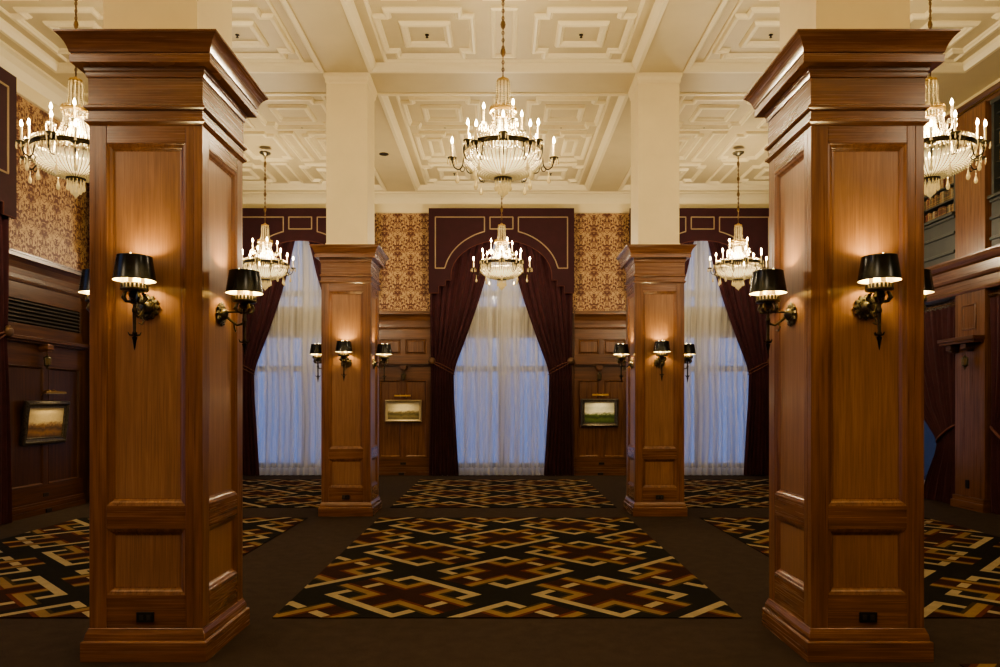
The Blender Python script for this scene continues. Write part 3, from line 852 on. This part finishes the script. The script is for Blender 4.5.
# ------------------------------------------------------------------ patterned carpet fields
def clip(poly, x0, x1, y0, y1):
    def cut(P, ins, inter):
        out = []
        for a, b in zip(P, P[1:]+P[:1]):
            if ins(a):
                out.append(a)
                if not ins(b): out.append(inter(a,b))
            elif ins(b): out.append(inter(a,b))
        return out
    def ix(v): return lambda a,b: (v, a[1]+(b[1]-a[1])*(v-a[0])/(b[0]-a[0]))
    def iy(v): return lambda a,b: (a[0]+(b[0]-a[0])*(v-a[1])/(b[1]-a[1]), v)
    for ins, it in ((lambda p: p[0] >= x0, ix(x0)), (lambda p: p[0] <= x1, ix(x1)), (lambda p: p[1] >= y0, iy(y0)), (lambda p: p[1] <= y1, iy(y1))):
        if len(poly) < 3: return []
        poly = cut(poly, ins, it)
    return poly
S, E = .88, .165
def motif_rects():
    R = []   # layer, material, u0,u1,v0,v1   (bands run on along v)
    c = .075
    R += [(1,5,.345,.535,-E,S+E)]
    R += [(2,1,0,c,0,S),(2,1,S-c,S,0,S),(2,1,c,S-c,0,c),(2,1,c,S-c,S-c,S)]
    R += [(3,5,.345,.535,c,S-c),(3.4,5,c,.345,.345,.535),(3.4,5,.535,S-c,.345,.535)]
    def mir(a, b, m): return (a,b) if not m else (S-b,S-a)
    for mu in (0,1):
        for mv in (0,1):
            for a, b, mt in ((.215,.245,3),(.245,.318,2),(.318,.352,4)):
                u0,u1 = mir(a,b,mu); v0,v1 = mir(-E,b,mv); R.append((4,mt,u0,u1,v0,v1))
                u0,u1 = mir(c,a,mu); v0,v1 = mir(a,b,mv); R.append((4.4,mt,u0,u1,v0,v1))
    return R
MR = motif_rects(); s2 = math.sqrt(.5); PZ = 1.62
def rug(x0, x1, y0, y1, label, xoff=0):
    mb = MB(); top = .006
    mb.box(x0,x1,y0,y1,0.0005,top,0)
    for i in range(-8, 9):
        for j in range(-8, 14):
            for B in (0, 1):
                cx = xoff + .815 + 1.63*i - (.815 if B else 0); cy = 5.675 + PZ*j + (PZ/2 if B else 0)
                if cx < x0-1 or cx > x1+1 or cy < y0-1 or cy > y1+1: continue
                for ly, mt, u0,u1,v0,v1 in MR:
                    P = []
                    for u, v in ((u0,v0),(u1,v0),(u1,v1),(u0,v1)):
                        uu, vv = u-S/2, v-S/2
                        if B: uu, vv = vv, uu
                        P.append((cx+(uu-vv)*s2, cy+(uu+vv)*s2))
                    if B: P = P[::-1]
                    Q = clip(P, x0,x1,y0,y1)
                    if len(Q) > 2: mb.add([(p[0],p[1],top+.0005*ly) for p in Q], [tuple(range(len(Q)))], mt)
    return tag(mb.build('patterned_rug', RUGM), label, 'rug', 'interlaced lattice rugs')
for (y0, y1), nm in (((5.06,9.56),'near'), ((10.5,14.45),'far')):
    rug(-1.65, 1.65, y0, y1, '%s patterned carpet field in the middle aisle, cream and tan interlaced diamonds' % nm)
    rug(-5.6, -2.6, y0, y1, '%s patterned carpet field in the left aisle, cream and tan interlaced diamonds' % nm)
    rug(2.6, 5.6, y0, y1, '%s patterned carpet field in the right aisle, cream and tan interlaced diamonds' % nm)
rug(2.6, 5.6, -.4, 4.15, 'patterned carpet field whose tip shows in the lower right corner')

# ------------------------------------------------------------------ paintings, picture lights, wall lanterns
def make_painting(name, loc, rz, w, h, fw, fm, cm, label, tilt=0):
    r = tag(empty(name, loc, rz), label, 'painting'); r.rotation_euler[0] = tilt
    m = MB(); m.M = FACE
    m.poly(rect(-w/2,w/2,-h/2,h/2), [(0,0),(0,.035),(fw*.12,.05),(fw*.35,.055),(fw*.5,.04),(fw*.75,.03),(fw*.88,.034),(fw,.018)], 0)
    m.build('frame', fm, r)
    c = MB(); c.box(-w/2+fw*.9,w/2-fw*.9,-.02,-.005,-h/2+fw*.9,h/2-fw*.9)
    c.build('canvas', cm, r)
    return r
def picture_light(loc, rz, ln, label, watts, drop_=.06):
    r = tag(empty('picture_light', loc, rz), label, 'lamp')
    a = MB()
    for sx in (-.06, .06): a.tube([(sx,0,-.02),(sx,-.03,.03),(sx,-.09,.05),(sx,-.14,.03)], .006, 6)
    a.build('arm', GILT, r, True)
    b = MB(); b.M = Matrix.Translation((0,-.15,.01)) @ Matrix.Rotation(PI/2,4,'Y')
    n = 10; vs = []; fs = []
    for i, x in enumerate((-ln/2, ln/2)):
        for k in range(n+1):
            q = -.5+ (PI+1.0)*k/n; vs.append((-.026*math.sin(q), .026*math.cos(q), x))
    for k in range(n): fs.append((k,k+1,n+2+k,n+1+k))
    b.add(vs, fs); b.add(vs, [tuple(range(n+1)), tuple(range(2*n+1,n,-1))])
    b.build('reflector', GILT, r, True)
    t = MB(); t.tube([(-ln/2+.02,-.15,.005),(ln/2-.02,-.15,.005)], .009, 8); t.build('bulb', IVORY, r, True)
    l = bpy.data.lights.new('picture_lamp', 'AREA'); l.shape = 'RECTANGLE'; l.size = ln; l.size_y = .03; l.energy = watts; l.color = (1,.76,.40); l.spread = 2.6
    lo = bpy.data.objects.new('picture_lamp', l); COL.objects.link(lo)
    Mx = Matrix.Translation(loc) @ Matrix.Rotation(rz,4,'Z')
    lo.matrix_world = Mx @ Matrix.Translation((0,-.15,-.015)) @ Matrix.Rotation(math.radians(-28),4,'X')
    return r
P1 = painting('misty_shore_painting', (.62,.56,.38), (.70,.62,.42), (.24,.20,.09), (.10,.08,.04), h=.19)
P2 = painting('green_field_painting', (.55,.58,.48), (.72,.72,.58), (.10,.15,.04), (.03,.05,.015), h=.24, leafy=.25)
P3 = painting('autumn_wood_painting', (.55,.45,.26), (.62,.50,.28), (.30,.16,.06), (.09,.05,.025), h=.22, leafy=.55)
make_painting('framed_painting', (-2.11,YB-.037,1.375), 0, .78, .47, .06, CREAMF, P1, 'misty shore painting in pale gilt frame, wall left of centre window')
make_painting('framed_painting', (2.07,YB-.037,1.335), 0, .80, .60, .085, SILVER, P2, 'green meadow painting in dark silvered frame, wall right of centre window')
make_painting('framed_painting', (XL+.045,10.0,1.26), PI/2, .96, .60, .10, SILVER, P3, 'autumn landscape painting in dark ornate frame leaning out on the left wall', math.radians(6))
picture_light((-2.11,YB-.037,1.68), 0, .34, 'brass picture light over the misty shore painting', 4)
picture_light((2.07,YB-.037,1.70), 0, .34, 'brass picture light over the green meadow painting', 5)
picture_light((XL+.04,10.0,1.66), PI/2, .45, 'brass picture light over the autumn landscape painting', 7)
def lantern(loc, rz, label, block=True):
    r = tag(empty('wall_lantern', loc, rz), label, 'lantern', 'small lanterns on wall brackets')
    if block:
        b = MB(); b.box(-.07,.07,-.14,.0,.0,.075); b.box(-.05,.05,-.12,0,-.03,.0); b.build('bracket_block', WDH, r, bevel=.008)
    h = MB(); h.tube([(0,-.085,-.03),(0,-.085,-.075)], .006, 6)
    h.lathe([(.0,-.07),(.02,-.08),(.045,-.105),(.05,-.115),(.04,-.12)], 6, c=(0,-.085,0), cap=False)
    h.lathe([(.034,-.20),(.04,-.205),(.03,-.225),(.012,-.24),(.008,-.26),(0,-.275)], 6, c=(0,-.085,0), cap=False)
    for k in range(6):
        q = k*PI/3; h.tube([(.042*math.cos(q),-.085+.042*math.sin(q),-.115),(.036*math.cos(q),-.085+.036*math.sin(q),-.203)], .005, 4)
    h.build('lantern_frame', BRONZE2, r)
    g = MB(); g.lathe([(.0,-.118),(.037,-.118),(.031,-.2),(.0,-.2)], 6, c=(0,-.085,0), cap=False); g.build('lantern_glass', LGLASS, r)
LGLASS = plain('smoky_lantern_glass', (.20,.15,.08), .15)
lantern((-2.10,YB-.028,2.26), 0, 'small dark lantern under the ledge above the misty shore painting')
lantern((2.06,YB-.028,2.26), 0, 'small dark lantern under the ledge above the green meadow painting')
lantern((XL+.028,9.95,2.26), PI/2, 'small dark lantern under the ledge of the left wall')

# ------------------------------------------------------------------ right wall: pilasters, bracket shelf, gallery with bookcases
XP = 6.70
def pilaster(n, y0, y1):
    r = struct(empty('trim_%d' % n, (0,0,0)))
    def st(o): o['kind'] = 'structure'; return o
    a = MB(); a.box(XP,XR,y0,y1,.18,3.12); st(a.build('lower_shaft', WDV, r, bevel=.004))
    b = MB(); b.box(XP-.05,XR,y0-.04,y1+.04,0,.11); b.box(XP-.03,XR,y0-.02,y1+.02,.11,.18); st(b.build('base_board', WDH, r, bevel=.006))
    c = MB(); yc = (y0+y1)/2; c.M = Matrix.Translation((XP,yc,0)) @ Matrix.Rotation(-PI/2,4,'Z') @ FACE
    c.poly(rect(-.15,.15,2.58,2.95), [(0,0),(.0,.012),(.012,.016),(.025,.008),(.03,.003)], 0, fill=0); st(c.build('square_panel', WDV, r))
    u = MB(); u.box(XP+.02,XR+.34,y0+.02,y1+.03,3.64,5.74); st(u.build('upper_shaft', WV, r, bevel=.004))
    o = MB(); o.box(XP-.014,XP,yc+.0,yc+.07,.30,.42); st(o.build('outlet', BLACK, r, bevel=.003))
pilaster(9, 10.03, 10.68); pilaster(10, 5.12, 5.77); pilaster(11, 14.9, 15.36)
bm = MB()
sweep_profile(bm, [(0,3.12),(.16,3.12),(.17,3.15),(.16,3.17),(.16,3.30),(.19,3.32),(.20,3.36),(.17,3.37),(.17,3.50),(.20,3.53),(.23,3.58),(.24,3.62),(.24,3.645),(0,3.645)], YF, YB, 'y', XR, -1)
struct(bm.build('trim_12', WDH))
bm = MB()
sweep_profile(bm, [(-.34,5.72),(.10,5.72),(.11,5.75),(.12,5.79),(.16,5.83),(.17,5.86),(-.1,5.86)], YF, YB, 'y', XR, -1)
struct(bm.build('trim_13', WDH))
bm = MB(); bm.tube([(XR-.14,YF,5.775),(XR-.14,YB,5.775)], .012, 8)
struct(bm.build('trim_14', GILT, None, True))
rb = tag(empty('bracket_shelf', (XP,10.42,2.42)), 'short dark wooden bracket shelf on the right wall pilaster', 'shelf')
b = MB(); b.box(-.17,-.001,-.40,.42,0,.055); b.box(-.15,-.001,-.38,.40,-.04,0); b.build('shelf_board', WXH, rb, bevel=.006)
for yy in (-.12, .22):
    b = MB(); b.box(-.13,-.001,yy-.06,yy+.06,-.12,-.04); b.box(-.10,-.001,yy-.045,yy+.045,-.15,-.12); b.build('corbel', WXV, rb, bevel=.008)
lantern((XP-.001,10.32,2.28), -PI/2, 'small pale lantern under the bracket shelf of the right wall', False)

def bookcase(y0, y1, label):
    yc = (y0+y1)/2
    r = tag(empty('bookcase', (XR-.09,yc,3.66)), label, 'bookcase', 'slate grey gallery bookcases')
    hw = (y1-y0)/2; d = .32
    b = MB(); b.box(.0,d,-hw,hw,0,.68); b.build('base_cabinet', GREYW, r, bevel=.004)
    ru = MB()
    for z in (.12,.40,.64): ru.box(-.03,0,-hw,hw,z,z+.045)
    ru.box(-.06,d,-hw,hw,.69,.735); ru.build('moulding', GREYW, r, bevel=.006)
    for sy in (-1,1):
        s = MB(); s.box(.0,d,min(sy*hw,sy*(hw-.05)),max(sy*hw,sy*(hw-.05)),.735,2.05); s.build('upright', GREYW, r, bevel=.004)
    k = MB(); k.box(d-.02,d,-hw+.05,hw-.05,.735,2.05); k.build('back_panel', DARKIN, r)
    for i in range(1,6):
        z = .735+.225*i; s = MB(); s.box(.03,d-.02,-hw+.05,hw-.05,z-.012,z+.008); s.build('shelf', GREYW, r)
    t = MB(); t.box(-.02,d,-hw,hw,2.0,2.055); t.build('top_rail', GREYW, r, bevel=.004)
bookcase(5.85, 9.98, 'slate grey gallery bookcase on the right wall, nearer than the pilaster')
bookcase(10.76, 14.85, 'slate grey gallery bookcase on the right wall, beyond the pilaster')
BCOL = [('tan',(.34,.20,.09)),('brown',(.14,.065,.03)),('dark red',(.16,.03,.02)),('olive',(.12,.10,.045)),('cream',(.45,.36,.22))]
BM = [plain('book_%s' % n.replace(' ','_'), c, .5, nsc=30, namt=.4) for n, c in BCOL]
GOLDL = plain('book_gold_bands', (.45,.30,.10), .4, .6)
bp = {}
def book(ci, hgt):
    key = (ci, hgt)
    if key in bp: return bp[key].copy()
    t = .036
    b = MB(); n = 6
    vs = []
    for z in (0, hgt):
        for k in range(n+1):
            q = -PI/2 + PI*k/n; vs.append((.012-.012*math.cos(q), t/2*math.sin(q), z))
        vs += [(.13,t/2,z),(.13,-t/2,z)]
    N = n+3
    fs = [tuple(range(N-1,-1,-1)), tuple(range(N,2*N))] + [(k,(k+1)%N,N+(k+1)%N,N+k) for k in range(N)]
    b.add(vs, fs, 0)
    for z in (.03, .06, hgt-.035): b.box(-.001,.004,-t/2*.8,t/2*.8,z,z+.006,1)
    bp[key] = b.build('book', [BM[ci], GOLDL]); return bp[key]
for ya, yb, nm in ((9.42,9.92,'nearer than the pilaster'), (10.83,11.62,'beyond the pilaster')):
    for row in range(5):
        z = 3.66+.735+.225*row+(.009 if row else .001); y = ya
        while y < yb:
            ci = random.choices(range(5), (4,4,1.2,2,2))[0]; hgt = random.choice((.155,.17,.185))
            o = book(ci, hgt); 
            if o.name not in COL.objects: COL.objects.link(o)
            o.location = (XR-.04+random.uniform(0,.015), y, z)
            tag(o, '%s leather bound book in the gallery bookcase %s' % (BCOL[ci][0], nm), 'book', '%s books in the bookcase %s' % (BCOL[ci][0], nm))
            y += .0385

for ya, yb, nm in ((5.95, 9.32, 'nearer than the pilaster'), (11.72, 14.74, 'beyond the pilaster')):
    b = MB()
    for row in range(5):
        z = 3.66+.735+.225*row+(.009 if row else .001); y = ya
        while y < yb:
            t = random.uniform(.028,.05); hg = random.choice((.155,.17,.185)); d = random.uniform(0,.015)
            b.box(XR-.04+d, XR+.09, y, y+t*.94, z, z+hg, random.choices(range(5), (4,4,1.2,2,2))[0]); y += t
    tag(b.build('rows_of_books', BM), 'rows of leather books filling the rest of the gallery bookcase %s' % nm, 'books', kind='stuff')

# ------------------------------------------------------------------ ceiling sprinklers and downlights
spk = None
def sprinkler():
    m = MB(); m.lathe([(0,-.002),(.026,-.002),(.026,-.008),(.009,-.012),(.008,-.03),(.018,-.033),(.018,-.037),(0,-.04)], 12, cap=False)
    return m.build('ceiling_sprinkler', BRONZE, None, 40)
SPOTS = []
for bi, a in enumerate(xs):
    for bj, b in enumerate(ys[1:]):
        cx = (a[0]+a[1])/2; W = a[1]-a[0]
        for sx in (-1,1):
            SPOTS.append((cx+sx*(W/2-.84), b[1]-.25-.56 if bj == 0 else b[0]+1.38, ('left','middle','right')[bi], ('near','far')[bj], ('left','right')[sx > 0]))
            if bj == 1: SPOTS.append((cx+sx*(W/2-.84), b[1]-.25-.56, ('left','middle','right')[bi], 'farthest', ('left','right')[sx > 0]))
for x, y, ai, bj, sd in SPOTS:
    o = spk = sprinkler() if spk is None else spk.copy()
    if o.name not in COL.objects: COL.objects.link(o)
    o.location = (x, y, H+REC-.002)
    tag(o, 'small dark ceiling sprinkler, %s side of the %s coffer over the %s aisle' % (sd, bj, ai), 'sprinkler', 'ceiling sprinklers')
dl = MB(); dl.lathe([(0,-.001),(.075,-.001),(.085,-.004),(.085,-.010),(.07,-.010),(.065,-.004),(0,-.004)], 24, cap=False)
tag(dl.build('recessed_downlight', BLACK, None, 40, loc=(-2.13,12.9,H)), 'round black recessed downlight in the beam right of the far left pier', 'downlight')

# ------------------------------------------------------------------ daylight (blue dusk through the sheers) and render look
wd = bpy.data.worlds.new('dusk'); SC.world = wd; wd.use_nodes = True
nt = wd.node_tree; bg = nt.nodes['Background']
tc = nt.nodes.new('ShaderNodeTexCoord'); se = nt.nodes.new('ShaderNodeSeparateXYZ'); nt.links.new(tc.outputs['Generated'], se.inputs[0])
rp = nt.nodes.new('ShaderNodeValToRGB'); nt.links.new(se.outputs[2], rp.inputs[0])
el = rp.color_ramp.elements; el[0].position = 0; el[0].color = (.215,.345,.80,1); el[1].position = .35; el[1].color = (.42,.55,.95,1)
nt.links.new(rp.outputs[0], bg.inputs[0]); bg.inputs[1].default_value = .85
SC.view_settings.view_transform = 'AgX'
try: SC.view_settings.look = 'AgX - Medium High Contrast'
except Exception: pass
SC.view_settings.exposure = 0.0
SC.cycles.sample_clamp_indirect = 4.0
SC.cycles.use_denoising = True
SC.cycles.max_bounces = 8
